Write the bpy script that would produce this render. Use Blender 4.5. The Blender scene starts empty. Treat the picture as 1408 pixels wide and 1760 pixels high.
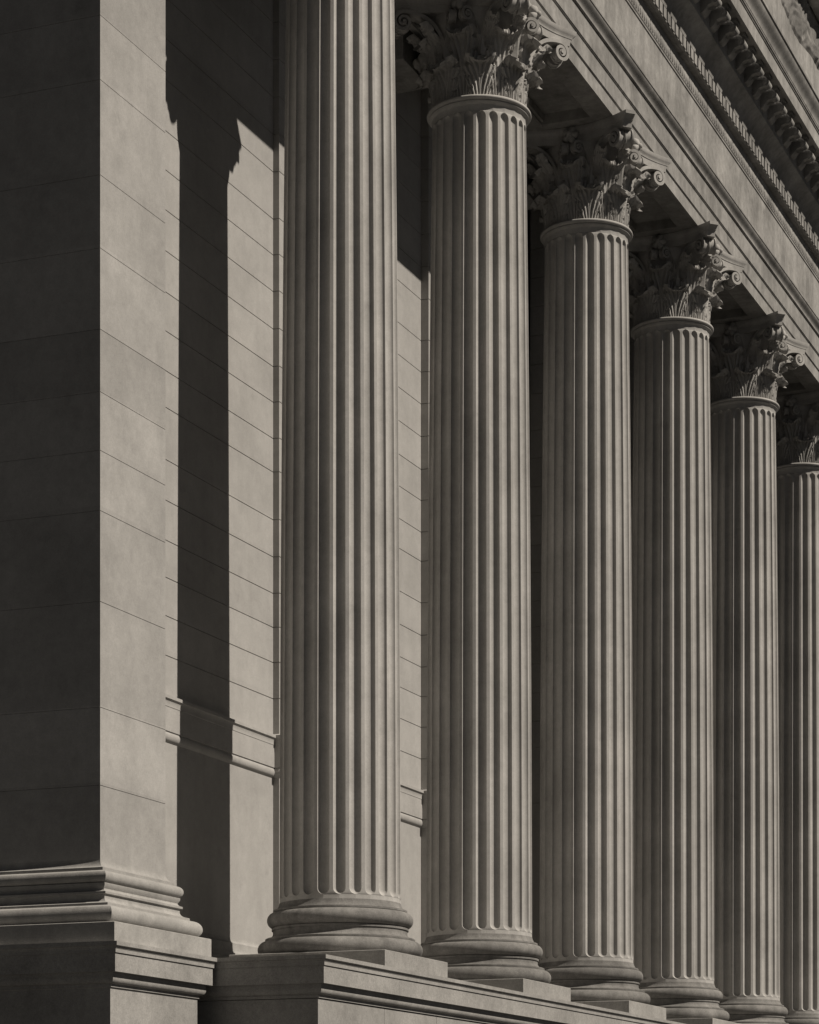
import bpy, bmesh, math, random
from mathutils import Vector, Matrix
random.seed(7)
scene = bpy.context.scene
C = scene.collection
PI = math.pi

# ------------------------------------------------------------------ camera
TH = math.radians(22.065)
F_PX = 4300.0
CAM = Vector((-34.137, -14.950, 0.0))
cd = bpy.data.cameras.new('camera')
cam = bpy.data.objects.new('camera', cd)
C.objects.link(cam)
cam.location = CAM
cam.rotation_euler = (PI / 2, 0, TH - PI / 2)
cd.sensor_fit = 'VERTICAL'
cd.sensor_height = 36.0
cd.lens = F_PX / 1760 * 36
cd.shift_y = (2005 - 880) / 1760
cd.clip_start = 0.1
cd.clip_end = 3000
scene.camera = cam

# ------------------------------------------------------------------ light
SUN = Vector((0.04, -1.0, 1.06)).normalized()
world = bpy.data.worlds.new('World')
scene.world = world
world.use_nodes = True
wn = world.node_tree.nodes
wl = world.node_tree.links
bg = wn['Background']
sky = wn.new('ShaderNodeTexSky')
sky.sky_type = 'NISHITA'
sky.sun_disc = False
sky.sun_elevation = math.asin(SUN.z)
sky.sun_rotation = PI - math.atan2(SUN.x, -SUN.y)
sky.altitude = 3000
sky.air_density = 0.22
sky.dust_density = 0.1
sky.ozone_density = 1.0
bw = wn.new('ShaderNodeRGBToBW')          # a neutral, monochrome sky
wl.new(sky.outputs[0], bw.inputs[0])
mxs = wn.new('ShaderNodeMix')
mxs.data_type = 'RGBA'
mxs.inputs[0].default_value = 0.88
wl.new(sky.outputs[0], mxs.inputs[6])
wl.new(bw.outputs[0], mxs.inputs[7])
wl.new(mxs.outputs[2], bg.inputs['Color'])
bg.inputs['Strength'].default_value = 0.05
ld = bpy.data.lights.new('sun', 'SUN')
ld.energy = 5.0
ld.angle = math.radians(0.5)
ld.color = (1.0, 0.908, 0.790)
lo = bpy.data.objects.new('sun', ld)
C.objects.link(lo)
lo.location = (20, -60, 60)
lo.rotation_euler = SUN.to_track_quat('Z', 'Y').to_euler()
scene.view_settings.view_transform = 'Standard'
scene.view_settings.look = 'None'
scene.view_settings.exposure = -0.22
scene.view_settings.gamma = 1.0


# ------------------------------------------------------------------ materials
# heights of the bed joints of the wall and of the corner pier
WJ = [7.532, 8.115, 8.681, 9.229, 9.816, 10.415, 11.183, 11.723, 12.309, 12.882, 13.488, 14.091, 14.679, 15.257, 16.016, 16.62, 17.22, 17.82, 18.42, 19.02]
PJ = [4.845, 5.836, 7.18, 8.335, 9.10, 9.845, 10.64, 11.67, 12.60, 13.81, 14.63, 15.75, 16.8, 17.9]


def stone(name, col, stain=0.35, grain=0.10, bump=0.25, streak=0.5, courses=None, tone=0.06):
    m = bpy.data.materials.new(name)
    m.use_nodes = True
    nt = m.node_tree
    n, l = nt.nodes, nt.links
    b = n['Principled BSDF']
    b.inputs['Roughness'].default_value = 0.92
    b.inputs['Specular IOR Level'].default_value = 0.15
    geo = n.new('ShaderNodeNewGeometry')

    def noise(scale, detail, vec, rough=0.55):
        t = n.new('ShaderNodeTexNoise')
        t.inputs['Scale'].default_value = scale
        t.inputs['Detail'].default_value = detail
        t.inputs['Roughness'].default_value = rough
        l.new(vec, t.inputs['Vector'])
        return t.outputs['Fac']

    def mapr(fac, a0, a1, b0, b1):
        t = n.new('ShaderNodeMapRange')
        t.inputs[1].default_value = a0
        t.inputs[2].default_value = a1
        t.inputs[3].default_value = b0
        t.inputs[4].default_value = b1
        l.new(fac, t.inputs[0])
        return t.outputs[0]

    def mul(a, c):
        t = n.new('ShaderNodeMath')
        t.operation = 'MULTIPLY'
        l.new(a, t.inputs[0])
        l.new(c, t.inputs[1])
        return t.outputs[0]
    pos = geo.outputs['Position']
    mp = n.new('ShaderNodeMapping')
    mp.inputs['Scale'].default_value = (3.0, 3.0, 0.28)
    l.new(pos, mp.inputs['Vector'])
    big = mapr(noise(0.9, 5, pos), 0.3, 0.7, 1 - stain * 0.45, 1 + stain * 0.25)
    stk = mapr(noise(1.0, 5, mp.outputs[0], 0.6), 0.38, 0.68, 1 + streak * 0.12, 1 - streak * 0.28)
    mot = mapr(noise(7.0, 4, pos, 0.65), 0.3, 0.7, 1 - stain * 0.22, 1 + stain * 0.22)
    gr = mapr(noise(95.0, 2, pos, 0.7), 0.25, 0.75, 1 - grain, 1 + grain)
    spot = mapr(noise(2.4, 3, pos, 0.6), 0.62, 0.78, 1.0, 1 - stain * 0.45)
    f = mul(mul(mul(mul(big, stk), mot), gr), spot)
    f = mul(f, mapr(noise(32.0, 3, pos, 0.75), 0.3, 0.7, 1 - grain * 0.55, 1 + grain * 0.55))
    if courses:                                        # every course has its own tone
        sx = n.new('ShaderNodeSeparateXYZ')
        l.new(pos, sx.inputs[0])
        fac = mapr(sx.outputs[2], 0.0, 25.0, 0.0, 1.0)
        cr = n.new('ShaderNodeValToRGB')
        cr.color_ramp.interpolation = 'CONSTANT'
        rr = random.Random(name)
        els = cr.color_ramp.elements
        els[0].position = 0.0
        els[0].color = (0.5, 0.5, 0.5, 1)
        els[1].position = courses[0] / 25.0
        for i, z in enumerate(courses):
            e = els[1] if i == 0 else els.new(z / 25.0)
            g_ = 0.5 + rr.uniform(-0.5, 0.5)
            e.color = (g_, g_, g_, 1)
        l.new(fac, cr.inputs[0])
        f = mul(f, mapr(cr.outputs[0], 0.0, 1.0, 1 - tone, 1 + tone))
    vm = n.new('ShaderNodeVectorMath')
    vm.operation = 'SCALE'
    vm.inputs[0].default_value = col
    oi = n.new('ShaderNodeObjectInfo')                 # each block or drum was cut from its own bed
    f = mul(f, mapr(oi.outputs['Random'], 0, 1, 0.96, 1.04))
    l.new(f, vm.inputs['Scale'])
    l.new(vm.outputs[0], b.inputs['Base Color'])
    bp = n.new('ShaderNodeBump')
    bp.inputs['Strength'].default_value = bump
    bp.inputs['Distance'].default_value = 0.012
    mx = n.new('ShaderNodeMath')
    mx.operation = 'ADD'
    l.new(noise(70.0, 3, pos, 0.7), mx.inputs[0])
    l.new(noise(9.0, 4, pos, 0.6), mx.inputs[1])
    l.new(mx.outputs[0], bp.inputs['Height'])
    l.new(bp.outputs[0], b.inputs['Normal'])
    return m


M_WALL = stone('limestone_ashlar', (0.395, 0.387, 0.375), 0.26, 0.10, 0.16, 0.15, WJ, 0.045)
M_PIER = stone('limestone_pier', (0.395, 0.387, 0.375), 0.34, 0.12, 0.22, 0.15, PJ, 0.10)
M_COL = stone('limestone_column', (0.440, 0.431, 0.417), 0.36, 0.10, 0.09, 0.45)
M_BASE = stone('limestone_moulding', (0.370, 0.363, 0.350), 0.45, 0.15, 0.30, 0.3)
M_DIRT = stone('limestone_weathered', (0.225, 0.220, 0.212), 0.80, 0.22, 0.35, 0.6)
M_POD = stone('granite_podium', (0.350, 0.343, 0.331), 0.46, 0.24, 0.30, 0.25)
M_ENT = stone('limestone_entablature', (0.315, 0.309, 0.298), 0.75, 0.10, 0.15, 0.60)
M_CARVE = stone('limestone_carving', (0.400, 0.392, 0.379), 0.45, 0.12, 0.20, 0.4)
M_CEIL_SHADE = stone('sooty_ceiling', (0.11, 0.107, 0.103), 0.5, 0.12, 0.2, 0.3)  # porch shade put into the ceiling's colour, to cut bounce light
M_ADDED_DOOR = stone('dark_bronze', (0.030, 0.028, 0.025), 0.4, 0.10, 0.05, 0.2)
M_BOUNCE = stone('concrete_paving', (0.115, 0.113, 0.108), 0.4, 0.15, 0.3, 0.0)
M_GROUND = stone('paving', (0.045, 0.044, 0.042), 0.4, 0.15, 0.3, 0.0)


# ------------------------------------------------------------------ helpers
def finish(name, bm, mat, parent=None, ang=32):
    bmesh.ops.remove_doubles(bm, verts=bm.verts, dist=0.00005)
    bmesh.ops.recalc_face_normals(bm, faces=bm.faces)
    lim = math.radians(ang)
    for f in bm.faces:
        f.smooth = True
    for e in bm.edges:
        if len(e.link_faces) == 2:
            e.smooth = e.calc_face_angle(0) < lim
        else:
            e.smooth = False
    me = bpy.data.meshes.new(name)
    bm.to_mesh(me)
    bm.free()
    me.materials.append(mat)
    o = bpy.data.objects.new(name, me)
    C.objects.link(o)
    if parent:
        o.parent = parent
    return o


def thing(name, label, cat, loc=(0, 0, 0), group=None):
    o = bpy.data.objects.new(name, None)
    o.empty_display_size = 0.3
    C.objects.link(o)
    o.location = loc
    o['label'] = label
    o['category'] = cat
    if group:
        o['group'] = group
    return o


def extrude(bm, prof, x0, x1, nseg=1):
    """closed polygon of (y, z) pushed along x"""
    rings = []
    for i in range(nseg + 1):
        x = x0 + (x1 - x0) * i / nseg
        rings.append([bm.verts.new((x, y, z)) for y, z in prof])
    k = len(prof)
    for a, b in zip(rings, rings[1:]):
        for i in range(k):
            j = (i + 1) % k
            bm.faces.new((a[i], a[j], b[j], b[i]))
    bm.faces.new(rings[0])
    bm.faces.new(rings[-1][::-1])


def rect_loft(bm, prof, x0, x1, y0, y1, cap=True):
    """rings of a rectangle grown by o at each height"""
    rings = []
    for o, z in prof:
        rings.append([bm.verts.new(p) for p in ((x0 - o, y0 - o, z), (x1 + o, y0 - o, z), (x1 + o, y1 + o, z), (x0 - o, y1 + o, z))])
    for a, b in zip(rings, rings[1:]):
        for i in range(4):
            j = (i + 1) % 4
            bm.faces.new((a[i], a[j], b[j], b[i]))
    if cap:
        bm.faces.new(rings[0][::-1])
        bm.faces.new(rings[-1])


def box(bm, x0, x1, y0, y1, z0, z1):
    rect_loft(bm, [(0, z0), (0, z1)], x0, x1, y0, y1)


def lathe(bm, prof, n=96, cap=True):
    rings = []
    for r, z in prof:
        rings.append([bm.verts.new((r * math.cos(2 * PI * i / n), r * math.sin(2 * PI * i / n), z)) for i in range(n)])
    for a, b in zip(rings, rings[1:]):
        for i in range(n):
            j = (i + 1) % n
            bm.faces.new((a[i], a[j], b[j], b[i]))
    if cap:
        bm.faces.new(rings[0][::-1])
        bm.faces.new(rings[-1])


def arc(c0, c1, ra, rb, a0, a1, n=10):
    """points of an ellipse arc in (o, z); angles in degrees"""
    return [(c0 + ra * math.cos(math.radians(a0 + (a1 - a0) * i / n)),
             c1 + rb * math.sin(math.radians(a0 + (a1 - a0) * i / n))) for i in range(n + 1)]


def grooved(z0, z1, joints, o=0.0, dp=0.016, hw=0.0075):
    p = [(o, z0)]
    for z in sorted(joints):
        if z0 + 0.03 < z < z1 - 0.03:
            p += [(o, z - hw), (o - dp, z - hw * 0.4), (o - dp, z + hw * 0.4), (o, z + hw)]
    p.append((o, z1))
    return p


# ------------------------------------------------------------------ setting
G_Z = -1.65
S = 5.909            # column spacing
NCOL = 8
bm = bmesh.new()
for a in ((-400, -400), (600, -400), (600, 500), (-400, 500)):
    bm.verts.new((a[0], a[1], G_Z))
bm.faces.new(bm.verts)
g = finish('ground', bm, M_GROUND)
g['kind'] = 'structure'

X_END = NCOL * S + 3
bm = bmesh.new()
rect_loft(bm, [(0, G_Z - 0.2), (0, G_Z + 0.12), (-0.02, G_Z + 0.14)], -40.0, -7.6, -2.5, 45.0)
pv = finish('bounce_pavement', bm, M_BOUNCE)  # unseen paler slab added to bounce light onto the pier's flank
pv['kind'] = 'structure'
W = 2.22             # wall plane

# cornice profile shared by podium and pedestal, offset inwards negative
def ped_profile(zb):
    p = [(-0.205, zb), (-0.205, 2.240), (-0.197, 2.250), (-0.185, 2.252), (-0.185, 2.290), (-0.175, 2.294)]
    p += arc(-0.172, 2.368, 0.055, 0.074, -80, 20, 8)
    p += [(-0.120, 2.402), (-0.120, 2.434), (-0.052, 2.434), (-0.052, 2.668), (-0.036, 2.670), (-0.036, 2.716), (-0.030, 2.722)]
    p += arc(-0.002, 2.724, 0.028, 0.030, 180, 100, 5)
    p += [(0.0, 2.756), (0.0, 2.808)]
    return p


# podium under the columns
pod = thing('podium', 'long pale stone podium with moulded cornice under the row of columns', 'podium', (20, 0, G_Z))
pod.location = (0, 0, 0)
XP0, YP0 = -3.90, -1.50
bm = bmesh.new()
xj = [XP0, -1.40, 0.62, 2.9, 5.0, 7.3, 9.5, 12.0, 14.4, 16.6, 19.2, 22.0, 25.0, 28.0, 31.0, 35.0, 40.0, X_END]
for xa, xb in zip(xj, xj[1:]):
    o = 0.205
    xa2 = xa + o if xa == XP0 else xa + 0.004
    xb2 = xb - o if xb == X_END else xb - 0.004
    box(bm, xa2, xb2, YP0 + o, W + 0.1, G_Z, 2.242)
finish('podium_wall', bm, M_POD, pod)
bm = bmesh.new()
pp = ped_profile(G_Z)
rect_loft(bm, [(-0.30, 2.2425)] + [q for q in pp if q[1] >= 2.245], XP0, X_END, YP0, W + 0.2)
finish('podium_cornice', bm, M_POD, pod)

# ------------------------------------------------------------------ corner pier
pier = thing('corner_pier', 'square plain stone pier at the left end, coursed blocks on a moulded base and pedestal', 'pier')
PX0, PX1, PY0 = -6.16, -4.38, 0.63
PY1 = 6.5
bm = bmesh.new()
rect_loft(bm, ped_profile(G_Z), PX0 - 0.53, PX1 + 0.50, PY0 - 0.53, PY1)
finish('pedestal', bm, M_POD, pier)
bm = bmesh.new()
rect_loft(bm, [(0.455, 2.80), (0.455, 3.055), (0.445, 3.062)], PX0, PX1, PY0, PY1)
finish('plinth', bm, M_BASE, pier)
pb = [(0.25, 3.05)] + arc(0.26, 3.178, 0.11, 0.112, -90, 90, 14)
pb += [(0.24, 3.295), (0.24, 3.325)] + arc(0.235, 3.40, 0.095, 0.070, 268, 180, 6) + [(0.145, 3.445), (0.17, 3.45), (0.17, 3.478)]
pb += arc(0.165, 3.52, 0.045, 0.040, 268, 180, 5) + [(0.145, 3.562), (0.145, 3.592)]
pb += arc(0.105, 3.672, 0.075, 0.078, -80, 90, 12) + [(0.08, 3.758), (0.08, 3.795)]
pb += arc(0.08, 3.912, 0.08, 0.112, 262, 182, 8)
bm = bmesh.new()
rect_loft(bm, pb, PX0, PX1, PY0, PY1)
finish('base', bm, M_BASE, pier)
bm = bmesh.new()
rect_loft(bm, grooved(3.905, 18.6, PJ, 0.0, 0.007, 0.0045), PX0, PX1, PY0, PY1)
finish('pier_shaft', bm, M_PIER, pier)
bm = bmesh.new()
rect_loft(bm, [(0.0, 18.59), (0.05, 18.6), (0.05, 18.68), (0.02, 18.7), (0.02, 19.1), (0.06, 19.15), (0.14, 19.3), (0.18, 19.4), (0.2, 19.42), (0.2, 19.66)], PX0, PX1, PY0, PY1)
finish('pier_capital', bm, M_WALL, pier)

# ------------------------------------------------------------------ wall behind
wall = thing('porch_wall', 'coursed stone wall behind the columns, with two string courses low down', 'wall')

def wall_poly(front, off, back):
    p = []
    for o, z in front:
        p.append((W - off - o, z))
    return p + [(back, front[-1][1]), (back, front[0][1])]
base_prof = [(0.16, 2.80), (0.16, 3.02)] + arc(0.09, 3.14, 0.07, 0.10, -80, 85, 8) + [(0.085, 3.25), (0.085, 3.30)] \
    + arc(0.085, 3.37, 0.04, 0.06, 265, 185, 5) + [(0.04, 3.43), (0.04, 3.47)] + arc(0.04, 3.56, 0.04, 0.085, 262, 182, 5)
string_prof = [(0.0, 6.255)] + arc(0.0, 6.34, 0.050, 0.075, -80, 60, 6) + [(0.03, 6.410), (0.046, 6.414), (0.046, 6.770), (0.052, 6.773), (0.052, 6.793)] \
    + arc(0.052 + 0.03, 6.795, 0.03, 0.085, 180, 100, 5) + [(0.088, 6.883), (0.088, 6.930), (0.0, 6.960)]
XW0 = -5.0
PIL = [(2.38, 3.9, 0.105), (8.79, 10.1, 0.15), (14.90, 16.4, 0.36), (21.3, 22.7, 0.45), (27.2, 28.6, 0.45), (33.1, 34.5, 0.45), (39.0, 40.4, 0.45)]
SOLID = [(XW0, 10.20)] + [(xa, xb) for xa, xb, pr in PIL[2:]]
for xa, xb in SOLID:
    bm = bmesh.new()
    extrude(bm, wall_poly(grooved(2.78, 20.6, WJ), 0, W + 0.8), xa, xb)
    af = finish('ashlar_face', bm, M_WALL, wall)
    if xa > 12:                                        # the far piers stand in front of this course
        continue
    bm = bmesh.new()
    extrude(bm, wall_poly(string_prof, 0.0, W + 0.05), xa, xb)
    finish('string_course', bm, M_WALL, af)
    bm = bmesh.new()
    extrude(bm, wall_poly(base_prof, 0.0, W + 0.05), xa, xb)
    finish('base_moulding', bm, M_BASE, af)
# tall dark doors added between the far piers so their gaps go dark
for (xa, _), (xb, _) in zip([(10.20, 0)] + [(q[1], 0) for q in PIL[2:-1]], [(q[0], 0) for q in PIL[2:]]):
    bm = bmesh.new()
    box(bm, xa - 0.05, xb + 0.05, W + 0.42, W + 0.55, 2.79, 20.62)
    for zz in [2.95 + 1.75 * k for k in range(10)]:
        for k in range(4):
            w4 = (xb - xa) / 4
            rect_loft(bm, [(0, zz), (0, zz + 1.55)], xa + w4 * k + 0.09, xa + w4 * (k + 1) - 0.09, W + 0.38, W + 0.43)
    finish('added_dark_door', bm, M_ADDED_DOOR, wall)
for (xa, xb, pr) in PIL:
    bm = bmesh.new()
    rect_loft(bm, grooved(2.785, 20.59, WJ), xa, xb, W - pr, W + 0.4)
    pl = finish('pilaster', bm, M_WALL, wall)
    if xa > 12:
        continue
    bm = bmesh.new()
    rect_loft(bm, [(-0.05, string_prof[0][1])] + [(o + 0.001, z) for o, z in string_prof] + [(-0.05, string_prof[-1][1])], xa, xb, W - pr, W + 0.3)
    finish('string_course', bm, M_WALL, pl)
    bm = bmesh.new()
    rect_loft(bm, [(o + 0.001, z) for o, z in base_prof], xa, xb, W - pr, W + 0.3)
    finish('base_moulding', bm, M_BASE, pl)

# ------------------------------------------------------------------ columns
RB, RT = 0.905, 0.800
ZF0, ZF1 = 3.965, 17.705


def shaft_r(z):
    t = max(0.0, min(1.0, (z - 3.9) / (17.8 - 3.9)))
    return RB - (RB - RT) * (0.25 * t + 0.75 * t * t)


def make_shaft():
    bm = bmesh.new()
    NF, ns = 24, 12
    hw0 = 0.385
    rows = []
    rows.append((3.898, 0, 0.002))
    rows.append((3.925, 0, 0.000))
    ef = RB * 2 * PI / 24 * hw0
    for i in range(9):
        th = PI / 2 * i / 8
        rows.append((ZF0 + ef * (1 - math.cos(th)), max(0.02, math.sin(th)), 0))
    for i in range(1, 16):
        rows.append((ZF0 + ef + (ZF1 - ZF0 - 2 * ef) * i / 16, 1, 0))
    for i in range(8, -1, -1):
        th = PI / 2 * i / 8
        rows.append((ZF1 - ef * (1 - math.cos(th)), max(0.02, math.sin(th)), 0))
    rows += [(17.80, 0, 0.004), (17.825, 0, 0.016), (17.84, 0, 0.034)]
    rings = []
    for z, k, ex in rows:
        R = shaft_r(z) + ex
        ring = []
        for f in range(NF):
            ca = 2 * PI * (f + 0.5) / NF + math.radians(0.3)
            pitch = 2 * PI / NF
            h = pitch * hw0 * max(k, 0.02)
            for i in range(ns + 1):
                t = -math.cos(PI * i / ns)
                dpt = 0.78 * R * h * math.sqrt(max(0, 1 - t * t)) if k > 0 else 0
                a = ca + t * h
                ring.append(bm.verts.new(((R - dpt) * math.cos(a), (R - dpt) * math.sin(a), z)))
        rings.append(ring)
    n = len(rings[0])
    for a, b in zip(rings, rings[1:]):
        for i in range(n):
            j = (i + 1) % n
            bm.faces.new((a[i], a[j], b[j], b[i]))
    bm.faces.new(rings[0][::-1])
    bm.faces.new(rings[-1])
    return bm


def make_base():
    p = arc(1.11, 3.21, 0.12, 0.121, -88, 88, 14)
    p += [(1.118, 3.338), (1.118, 3.366)]
    p += arc(1.115, 3.455, 0.115, 0.085, 268, 188, 8)
    p += [(1.002, 3.492), (1.02, 3.496), (1.02, 3.528)]
    p += arc(0.985, 3.648, 0.105, 0.113, -80, 88, 14)
    p += [(1.0, 3.768), (1.0, 3.796)] + [(shaft_r(3.9) + e, z) for e, z in ((0.055, 3.80), (0.030, 3.83), (0.012, 3.865), (0.003, 3.90))] + [(0.80, 3.901)]
    bm = bmesh.new()
    lathe(bm, p, 112)
    return bm


def make_leaf(H, w, r0, c, lean, nl=4, tip=170, nu=44, nv=64, th=0.026, rib=0.018, cut=0.30):
    """acanthus leaf standing on the bell at azimuth 0 (local +x is outwards)"""
    bm = bmesh.new()
    rise = H - c
    l1 = rise
    l2 = c * math.radians(tip)
    L = l1 + l2

    def pt(u, v, off):
        s = v * L
        if s < l1:
            t = s / l1
            o = lean * t ** 2.4
            z = rise * t
            no, nz = 1.0, -0.5 * lean * t / rise
        else:
            a = PI - (s - l1) / c
            cc = c * (1 - 0.10 * (s - l1) / l2)
            o = lean + c + cc * math.cos(a)
            z = rise + cc * math.sin(a)
            no, nz = -math.cos(a), -math.sin(a)
        au = abs(u)
        env = 0.66 + 0.34 * math.sin(PI * min(1, v / 0.62) * 0.5)
        if v > 0.62:
            env = 1 - 0.50 * ((v - 0.62) / 0.38) ** 1.5
        q = (nl * (v * 1.04 + 0.06)) % 1.0               # deep clefts between the lobes
        cleft = math.exp(-(q / 0.13) ** 2) + math.exp(-((q - 1.0) / 0.13) ** 2)
        q3 = (nl * 3 * (v * 1.04 + 0.06)) % 1.0          # small teeth on each lobe
        tooth = abs(q3 - 0.35) / 0.65
        ww = w * env * (1 - au ** 2 * (cut * min(1, cleft) + 0.25 * cut * min(1, tooth)))
        if v > 0.93:
            ww *= 1 - 0.35 * ((v - 0.93) / 0.07) ** 2
        tang = u * ww
        # ribs that leave the midrib and sweep up to the teeth
        ph = 3.9 * au * (1.1 - 0.3 * v) - 2.6 * v * v
        ridge = 0.5 + 0.5 * math.cos(2 * PI * ph)
        d = rib * 2.4 * (ridge ** 0.7 - 0.5) * min(1, 0.3 + au * 4)
        d += 0.030 * math.exp(-(u / 0.075) ** 2) * (1 - 0.5 * v)
        d -= 0.020 * min(1, cleft) * au ** 2
        d += 0.045 * math.sin(PI * min(1, au * 0.95)) - 0.09 * w * u * u
        # the bent-over tip is slightly hollow
        if s > l1:
            d -= 0.025 * au * (s - l1) / l2
        d += off
        r = r0 + o + no * d
        z2 = z + nz * d
        az = tang / max(0.4, r0 + 0.45 * o)
        return (r * math.cos(az), r * math.sin(az), z2)
    fr, bk = [], []
    for j in range(nv + 1):
        v = j / nv
        fr.append([bm.verts.new(pt(-1 + 2 * i / nu, v, 0)) for i in range(nu + 1)])
        bk.append([bm.verts.new(pt(-1 + 2 * i / nu, v, -th)) for i in range(nu + 1)])
    for j in range(nv):
        for i in range(nu):
            bm.faces.new((fr[j][i], fr[j][i + 1], fr[j + 1][i + 1], fr[j + 1][i]))
            bm.faces.new((bk[j][i], bk[j + 1][i], bk[j + 1][i + 1], bk[j][i + 1]))
        bm.faces.new((fr[j][0], fr[j + 1][0], bk[j + 1][0], bk[j][0]))
        bm.faces.new((fr[j][nu], bk[j][nu], bk[j + 1][nu], fr[j + 1][nu]))
    for i in range(nu):
        bm.faces.new((fr[nv][i], fr[nv][i + 1], bk[nv][i + 1], bk[nv][i]))
        bm.faces.new((fr[0][i], bk[0][i], bk[0][i + 1], fr[0][i + 1]))
    return bm


def sweep(bm, pts, side, hw, th):
    """ribbon with a raised rim: pts list of Vector, side(i) unit vector across, widths per point"""
    n = len(pts)
    rings = []
    for i, p in enumerate(pts):
        t = (pts[min(n - 1, i + 1)] - pts[max(0, i - 1)]).normalized()
        s = side[i]
        nr = t.cross(s).normalized()
        a, b = hw[i], th[i]
        cs = [(-a, -b), (-a, b), (-a * 0.72, b), (-a * 0.6, b * 0.25), (a * 0.6, b * 0.25), (a * 0.72, b), (a, b), (a, -b)]
        rings.append([bm.verts.new(p + s * x + nr * y) for x, y in cs])
    k = 8
    for a, b in zip(rings, rings[1:]):
        for i in range(k):
            j = (i + 1) % k
            bm.faces.new((a[i], a[j], b[j], b[i]))
    bm.faces.new(rings[0][::-1])
    bm.faces.new(rings[-1])


def volute(bm, p0, pc, turns, R, hw0, hw1, th0):
    """stalk from p0 that climbs to a spiral round pc (Vectors, column frame)"""
    d = Vector((pc.x - p0.x, pc.y - p0.y, 0))
    e = d.normalized()
    sd = Vector((-e.y, e.x, 0))
    top = pc + Vector((0, 0, R))
    pts, sides, hw, th = [], [], [], []
    m = 16
    c1 = p0 + Vector((0, 0, (top.z - p0.z) * 0.75)) + e * 0.05
    c2 = top - e * (d.length * 0.55)
    for i in range(m):
        t = i / m
        p = p0 * (1 - t) ** 3 + c1 * 3 * t * (1 - t) ** 2 + c2 * 3 * t * t * (1 - t) + top * t ** 3
        pts.append(p)
        sides.append(sd)
        hw.append(hw0 + (hw1 - hw0) * t)
        th.append(th0)
    q = 44
    for i in range(q + 1):
        t = i / q
        a = PI / 2 - t * turns * 2 * PI
        r = R * (1 - 0.86 * t ** 0.85)
        pts.append(pc + e * (r * math.cos(a)) + Vector((0, 0, r * math.sin(a))))
        sides.append(sd)
        hw.append(hw1 * (1 + 0.25 * t))
        th.append(th0 * (1 - 0.45 * t))
    sweep(bm, pts, sides, hw, th)
    # eye of the spiral
    for i in range(1):
        mt = Matrix.Translation(pc) @ sd.to_track_quat('Z', 'Y').to_matrix().to_4x4()
        bmesh.ops.create_cone(bm, cap_ends=True, segments=14, radius1=R * 0.2, radius2=R * 0.14, depth=hw1 * 2.9, matrix=mt)


ABA = [(0.930, 19.385), (0.935, 19.45), (0.942, 19.505), (0.955, 19.508), (0.957, 19.522), (0.965, 19.545), (0.985, 19.572), (1.0, 19.592), (1.0, 19.655)]


def abacus_plan(n=18):
    c = 1.30
    half = []
    for i in range(n + 1):
        t = -1 + 2 * i / n
        x = (c - 0.09) * t
        y = -(0.965 + (c + 0.05 - 0.965) * t * t)
        half.append((x, y))
    pts = []
    for k in range(4):
        a = k * PI / 2
        for x, y in half:
            pts.append((x * math.cos(a) - y * math.sin(a), x * math.sin(a) + y * math.cos(a)))
    return pts


def make_abacus():
    bm = bmesh.new()
    pl = abacus_plan()
    rings = [[bm.verts.new((x * s, y * s, z)) for x, y in pl] for s, z in ABA]
    n = len(pl)
    for a, b in zip(rings, rings[1:]):
        for i in range(n):
            j = (i + 1) % n
            bm.faces.new((a[i], a[j], b[j], b[i]))
    bm.faces.new(rings[0][::-1])
    bm.faces.new(rings[-1])
    return bm


def make_fleuron():
    """lobed rosette on the middle of an abacus side, facing -y"""
    bm = bmesh.new()
    n, m = 40, 12
    rings = []
    for j in range(m + 1):
        t = j / m
        ring = []
        for i in range(n):
            a = 2 * PI * i / n
            pet = abs(math.cos(2.5 * a))
            r = 0.165 * math.sin(PI * min(1, 0.08 + 0.92 * t)) ** 0.7 * (0.72 + 0.28 * pet ** 0.6)
            dz = -0.10 + 0.19 * t + 0.03 * pet * math.sin(PI * t)
            ring.append(bm.verts.new((r * math.cos(a), -dz, r * math.sin(a))))
        rings.append(ring)
    for a, b in zip(rings, rings[1:]):
        for i in range(n):
            j = (i + 1) % n
            bm.faces.new((a[i], a[j], b[j], b[i]))
    bm.faces.new(rings[0][::-1])
    bm.faces.new(rings[-1])
    bmesh.ops.create_uvsphere(bm, u_segments=12, v_segments=8, radius=0.05, matrix=Matrix.Translation((0, -0.09, 0)))
    return bm


def copy_tree(o, parent=None):
    c = o.copy()
    C.objects.link(c)
    c.parent = parent
    for ch in list(o.children):
        copy_tree(ch, c)
    return c


COL_LABELS = [
    'nearest and tallest fluted stone column, first after the plain corner pier',
    'second fluted Corinthian column from the pier, its capital cut by the top edge',
    'third fluted Corinthian column from the pier, in the middle of the row',
    'fourth fluted Corinthian column from the pier',
    'fifth fluted Corinthian column from the pier',
    'sixth fluted Corinthian column from the pier, cut by the right edge of the photo',
    'seventh column from the pier, a dark sliver at the right edge',
    'eighth and farthest fluted column of the row',
]
GRP = 'fluted Corinthian columns along the podium'
col = thing('fluted_column', COL_LABELS[0], 'column', (0, 0, 2.808), GRP)


def cpart(name, bm, mat, parent, ang=32):
    """parts are built in facade heights; shift them to the column's foot"""
    if parent is col:
        bmesh.ops.translate(bm, verts=bm.verts, vec=(0, 0, -2.808))
    return finish(name, bm, mat, parent, ang)


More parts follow.
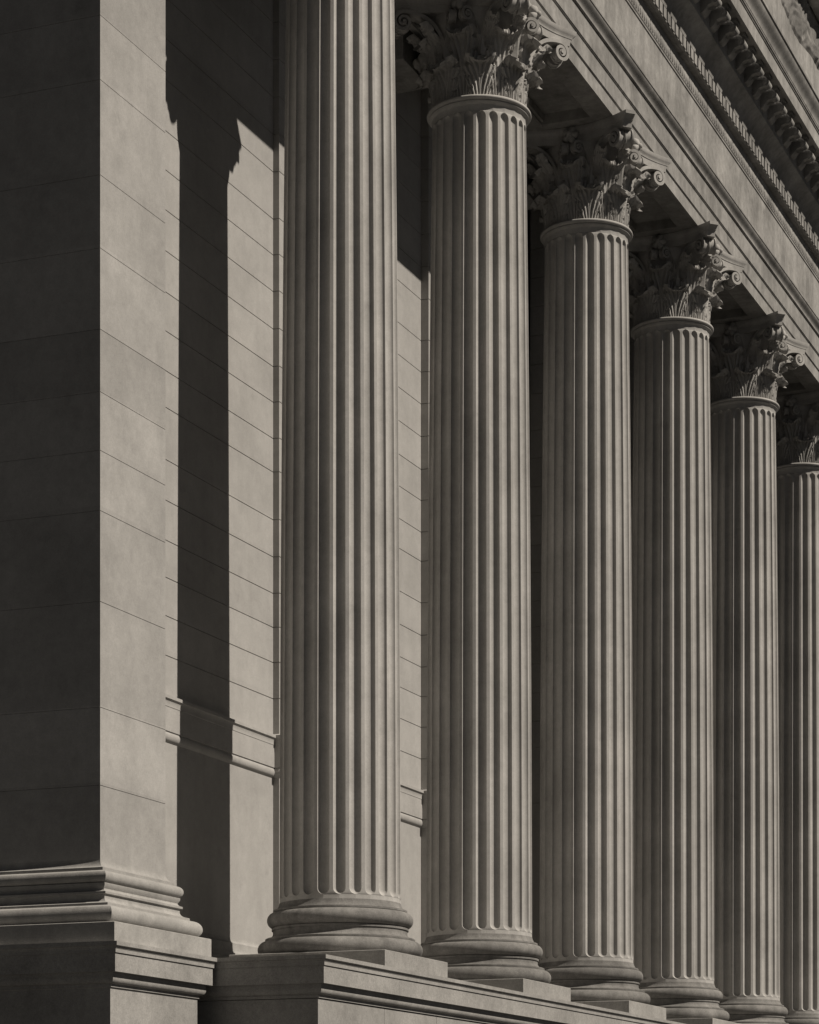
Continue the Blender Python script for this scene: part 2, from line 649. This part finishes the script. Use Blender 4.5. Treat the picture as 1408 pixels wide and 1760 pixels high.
bm = bmesh.new()
rect_loft(bm, [(0, 2.79), (0, 3.088), (-0.008, 3.096)], -1.235, 1.235, -1.235, 1.235)
cpart('plinth', bm, M_POD, col)
cpart('base', make_base(), M_DIRT, col)
sh = cpart('shaft', make_shaft(), M_COL, col, 28)
bm = bmesh.new()
lathe(bm, [(0.79, 17.80), (0.834, 17.834), (0.840, 17.838)] + arc(0.836, 17.855, 0.017, 0.015, -80, 80, 5) + [(0.832, 17.872)] + arc(0.845, 17.912, 0.048, 0.038, -85, 90, 10) + [(0.74, 17.95)], 96)
bmesh.ops.translate(bm, verts=bm.verts, vec=(0, 0, -2.808))
finish('astragal', bm, M_COL, sh)
# capital: the bell is the part, everything carved on it a sub-part
bm = bmesh.new()
lathe(bm, [(0.72, 17.92), (0.73, 18.3), (0.765, 18.75), (0.83, 19.0), (0.91, 19.2), (0.955, 19.33), (0.95, 19.36), (0.95, 19.392)], 64)
cap = cpart('capital', bm, M_CARVE, col)


def sub(name, bm, ang=40):
    bmesh.ops.translate(bm, verts=bm.verts, vec=(0, 0, -2.808))
    return finish(name, bm, M_CARVE, cap, ang)


def ring_of(o, angles, jit=0.0):
    o.rotation_euler.z = angles[0]
    for a in angles[1:]:
        c = o.copy()
        C.objects.link(c)
        c.parent = cap
        c.rotation_euler.z = a + random.uniform(-jit, jit)
        k = 1 + random.uniform(-0.015, 0.015)
        c.scale = (k, k, 1)


sub('abacus', make_abacus())
# lower leaves
bm = make_leaf(0.60, 0.300, 0.770, 0.110, 0.045, 4, 176)
bmesh.ops.translate(bm, verts=bm.verts, vec=(0, 0, 17.945))
ring_of(sub('acanthus_leaf', bm), [2 * PI * (i + 0.5) / 8 for i in range(8)], 0.012)
# upper leaves
bm = make_leaf(1.07, 0.300, 0.760, 0.135, 0.085, 6, 172, 44, 90)
bmesh.ops.translate(bm, verts=bm.verts, vec=(0, 0, 17.945))
ring_of(sub('acanthus_leaf', bm), [2 * PI * i / 8 for i in range(8)], 0.012)
# fluted stalks (caulicoli) between the upper leaves and the calyx leaves springing from them
for s in (-1, 1):
    bm = bmesh.new()
    lathe(bm, [(0.050, 0.0), (0.052, 0.30), (0.060, 0.42), (0.078, 0.455), (0.080, 0.48), (0.062, 0.50), (0.075, 0.56), (0.10, 0.64)], 14)
    bmesh.ops.translate(bm, verts=bm.verts, vec=(0.785, 0, 18.30))
    ring_of(sub('caulicolus', bm), [PI / 4 + s * math.radians(22.5) + k * PI / 2 for k in range(4)], 0.0)
    bm = make_leaf(0.40, 0.120, 0.85, 0.080, 0.24, 3, 150, 26, 44, 0.024, 0.010, 0.20)
    bmesh.ops.translate(bm, verts=bm.verts, vec=(0, 0, 18.76))
    ring_of(sub('calyx_leaf', bm), [PI / 4 + s * math.radians(13) + k * PI / 2 for k in range(4)], 0.01)


def pol(r, deg, z):
    a = math.radians(deg)
    return Vector((r * math.cos(a), r * math.sin(a), z))


for s in (-1, 1):
    bm = bmesh.new()
    volute(bm, pol(0.80, 45 + s * 21, 18.62), pol(1.46, 45 + s * 4.2, 19.225), 1.9, 0.170, 0.055, 0.075, 0.032)
    ring_of(sub('volute', bm), [k * PI / 2 for k in range(4)])
    bm = bmesh.new()
    volute(bm, pol(0.80, 45 + s * 24, 18.62), pol(0.985, 45 + s * 37.5, 19.235), 1.7, 0.118, 0.05, 0.060, 0.026)
    ring_of(sub('helix', bm), [k * PI / 2 for k in range(4)])
bm = make_fleuron()
bmesh.ops.translate(bm, verts=bm.verts, vec=(0, -0.985, 19.50))
ring_of(sub('fleuron', bm), [k * PI / 2 for k in range(4)])

for i in range(1, NCOL):
    c = copy_tree(col)
    c.location.x = S * i
    c['label'] = COL_LABELS[i]

# ------------------------------------------------------------------ entablature
ent = thing('entablature', 'stone entablature over the columns, banded architrave, plain frieze, dentils and cornice', 'entablature')
XE0 = -7.0
YA = -0.90
arch = [(0.90, 19.658), (0.48, 19.658), (0.48, 19.70), (0.43, 19.71), (0.43, 19.86), (-0.43, 19.86), (-0.43, 19.71), (-0.48, 19.70), (-0.48, 19.658),
        (YA, 19.658), (YA, 19.922), (YA - 0.012, 19.925), (YA - 0.028, 19.94), (YA - 0.028, 20.255), (YA - 0.040, 20.262), (YA - 0.048, 20.275), (YA - 0.040, 20.288),
        (YA - 0.060, 20.292), (YA - 0.060, 20.70), (YA - 0.085, 20.702), (YA - 0.100, 20.715), (YA - 0.100, 20.745), (YA - 0.090, 20.750)]
arch += [(YA - 0.092 - 0.10 * (0.5 - 0.5 * math.cos(PI * t / 8)), 20.752 + 0.175 * t / 8) for t in range(9)]
arch += [(YA - 0.205, 20.930), (YA - 0.205, 20.965), (YA - 0.05, 20.985), (0.90, 20.985)]
bm = bmesh.new()
extrude(bm, arch, XE0, X_END)
finish('architrave', bm, M_ENT, ent)
for i in range(-1, NCOL):
    x = S * i
    bm = bmesh.new()
    box(bm, x - 1.25, x + 1.25, -0.478, 0.478, 19.661, 19.87)
    finish('soffit_block', bm, M_ENT, ent)
bm = bmesh.new()
extrude(bm, [(0.88, 20.98), (YA, 20.98), (YA, 22.16), (YA - 0.02, 22.162), (YA - 0.02, 22.195)] +
        [(YA - 0.024 - 0.028 * math.sin(PI / 2 * t / 6), 22.20 + 0.21 * (1 - math.cos(PI / 2 * t / 6))) for t in range(7)] +
        [(YA - 0.056, 22.415), (YA - 0.050, 22.42), (YA - 0.050, 22.57), (0.88, 22.57)], XE0, X_END)
finish('frieze', bm, M_ENT, ent)
# eggs of the bed moulding
bm = bmesh.new()
x = XE0 + 0.1
while x < X_END - 0.1:
    bmesh.ops.create_uvsphere(bm, u_segments=8, v_segments=6, radius=1.0,
                              matrix=Matrix.Translation((x, YA - 0.040, 22.315)) @ Matrix.Diagonal((0.050, 0.030, 0.080, 1)))
    x += 0.14
finish('egg_moulding', bm, M_ENT, ent)
# dentil course
bm = bmesh.new()
box(bm, XE0, X_END, -1.035, 0.8, 22.565, 22.84)
box(bm, XE0, X_END, -1.108, -1.03, 22.575, 22.606)  # thin plate added to keep sunlight from passing between the dentils
x = XE0 + 0.1
while x < X_END - 0.3:
    box(bm, x, x + 0.190, -1.128, -1.03, 22.590, 22.80)
    x += 0.28
finish('dentil_course', bm, M_ENT, ent)
# cornice: bed mould, corona and sima
cor = [(0.7, 22.835), (-1.115, 22.835), (-1.14, 22.95), (-1.20, 23.05), (-1.30, 23.145), (-1.40, 23.21)]
cor += [(-1.41, 23.22), (-1.41, 23.74), (-1.82, 23.74), (-1.82, 23.71), (-1.90, 23.71), (-1.90, 24.025), (-1.92, 24.03), (-1.925, 24.06), (-1.945, 24.065), (-1.945, 24.095)]
cor += [(-1.955 - 0.15 * (t / 10 - 0.10 * math.sin(2 * PI * t / 10)), 24.10 + 0.31 * (t / 10)) for t in range(11)]
cor += [(-2.13, 24.415), (-2.13, 24.475), (0.7, 24.53)]
bm = bmesh.new()
extrude(bm, cor, XE0, X_END)
finish('cornice', bm, M_ENT, ent)


def make_modillion():
    bm = bmesh.new()
    pr = [(-1.40, 23.745), (-1.40, 23.30)]
    pr += [(-1.40 - 0.16 * math.sin(PI / 2 * t / 6), 23.30 + 0.14 * (1 - math.cos(PI * t / 6)) / 2) for t in range(1, 7)]
    pr += [(-1.64, 23.47)] + arc(-1.70, 23.55, 0.085, 0.085, 265, 95, 8) + [(-1.73, 23.66), (-1.79, 23.67), (-1.79, 23.745)]
    extrude(bm, pr, -0.14, 0.14)
    return bm


MODS = [XE0 + 0.35 + 0.70 * i for i in range(81)]
m0 = finish('modillion', make_modillion(), M_ENT, ent)
lf = make_leaf(0.46, 0.125, 0.0, 0.070, 0.03, 3, 165, 18, 34, 0.016, 0.010)
# lay the leaf under the bracket, tip curling down at the front
for v in lf.verts:
    x, y, z = v.co
    v.co = (y, -1.42 - z * 0.92, 23.455 - x * 1.15)
l0 = finish('acanthus_leaf', lf, M_ENT, m0)
m0.location.x = MODS[0]
for xx in MODS[1:]:
    mm = m0.copy()
    C.objects.link(mm)
    mm.parent = ent
    mm.location.x = xx
    ll = l0.copy()
    C.objects.link(ll)
    ll.parent = mm
# porch ceiling between architrave and wall
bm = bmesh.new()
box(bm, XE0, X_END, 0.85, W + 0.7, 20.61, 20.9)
finish('porch_ceiling', bm, M_CEIL_SHADE, ent)
for i in range(0, NCOL):
    bm = bmesh.new()
    rect_loft(bm, [(-0.04, 18.84), (0, 18.86), (0, 19.5), (0.05, 19.56), (0.05, 20.61)], S * i - 0.62, S * i + 0.62, 1.15, W + 0.3)
    finish('ceiling_bracket', bm, M_ENT, ent)

# ------------------------------------------------------------------ attic with carved relief
att = thing('attic', 'stone attic above the cornice with a carved relief of draped forms', 'attic')
bm = bmesh.new()
extrude(bm, [(0.6, 24.50), (-1.0, 24.50), (-1.0, 28.55), (0.6, 28.55)], XE0, X_END)
finish('attic_wall', bm, M_ENT, att)
bm = bmesh.new()
extrude(bm, [(0.5, 28.50), (-1.02, 28.50), (-1.05, 28.40), (-1.40, 28.38), (-1.40, 28.70), (-1.48, 28.72), (-1.62, 29.0), (-1.62, 29.1), (0.5, 29.2)], XE0, X_END)
finish('attic_cornice', bm, M_ENT, att)
from mathutils import noise as mn
bm = bmesh.new()
RX0, RX1, RZ0, RZ1 = 15.0, 33.0, 27.0, 28.36
nx, nz = 520, 70
grid = []
for j in range(nz + 1):
    row = []
    for i in range(nx + 1):
        x = RX0 + (RX1 - RX0) * i / nx
        z = RZ0 + (RZ1 - RZ0) * j / nz
        m = mn.fractal(Vector((x * 1.1, z * 1.1, 3.1)), 1.0, 2.0, 4)
        warp = mn.noise(Vector((x * 0.8, z * 0.8, 9.0)))
        ph = 2.2 * (x * 0.8 + 0.7 * z) + 2.6 * warp
        fold = 1 - abs(2 * (ph % 1.0) - 1)
        ph2 = 3.4 * (x * 0.5 - 0.9 * z) + 3.2 * warp
        fold2 = 1 - abs(2 * (ph2 % 1.0) - 1)
        body = max(0.0, min(1.0, 0.55 + 1.8 * m))
        edge = min(1.0, j / 3.0, (nz - j) / 3.0, i / 4.0, (nx - i) / 4.0)
        lowcut = max(0, min(1, (z - RZ0 - 0.06 - 0.10 * (1 + math.sin(1.7 * x))) * 9))
        d = edge * lowcut * (0.012 + 0.035 * body + 0.075 * fold * body + 0.045 * fold2 * (1 - body))
        row.append(bm.verts.new((x, -0.985 - d, z)))
    grid.append(row)
for j in range(nz):
    for i in range(nx):
        bm.faces.new((grid[j][i], grid[j][i + 1], grid[j + 1][i + 1], grid[j + 1][i]))
finish('relief_carving', bm, M_DIRT, att, 35)
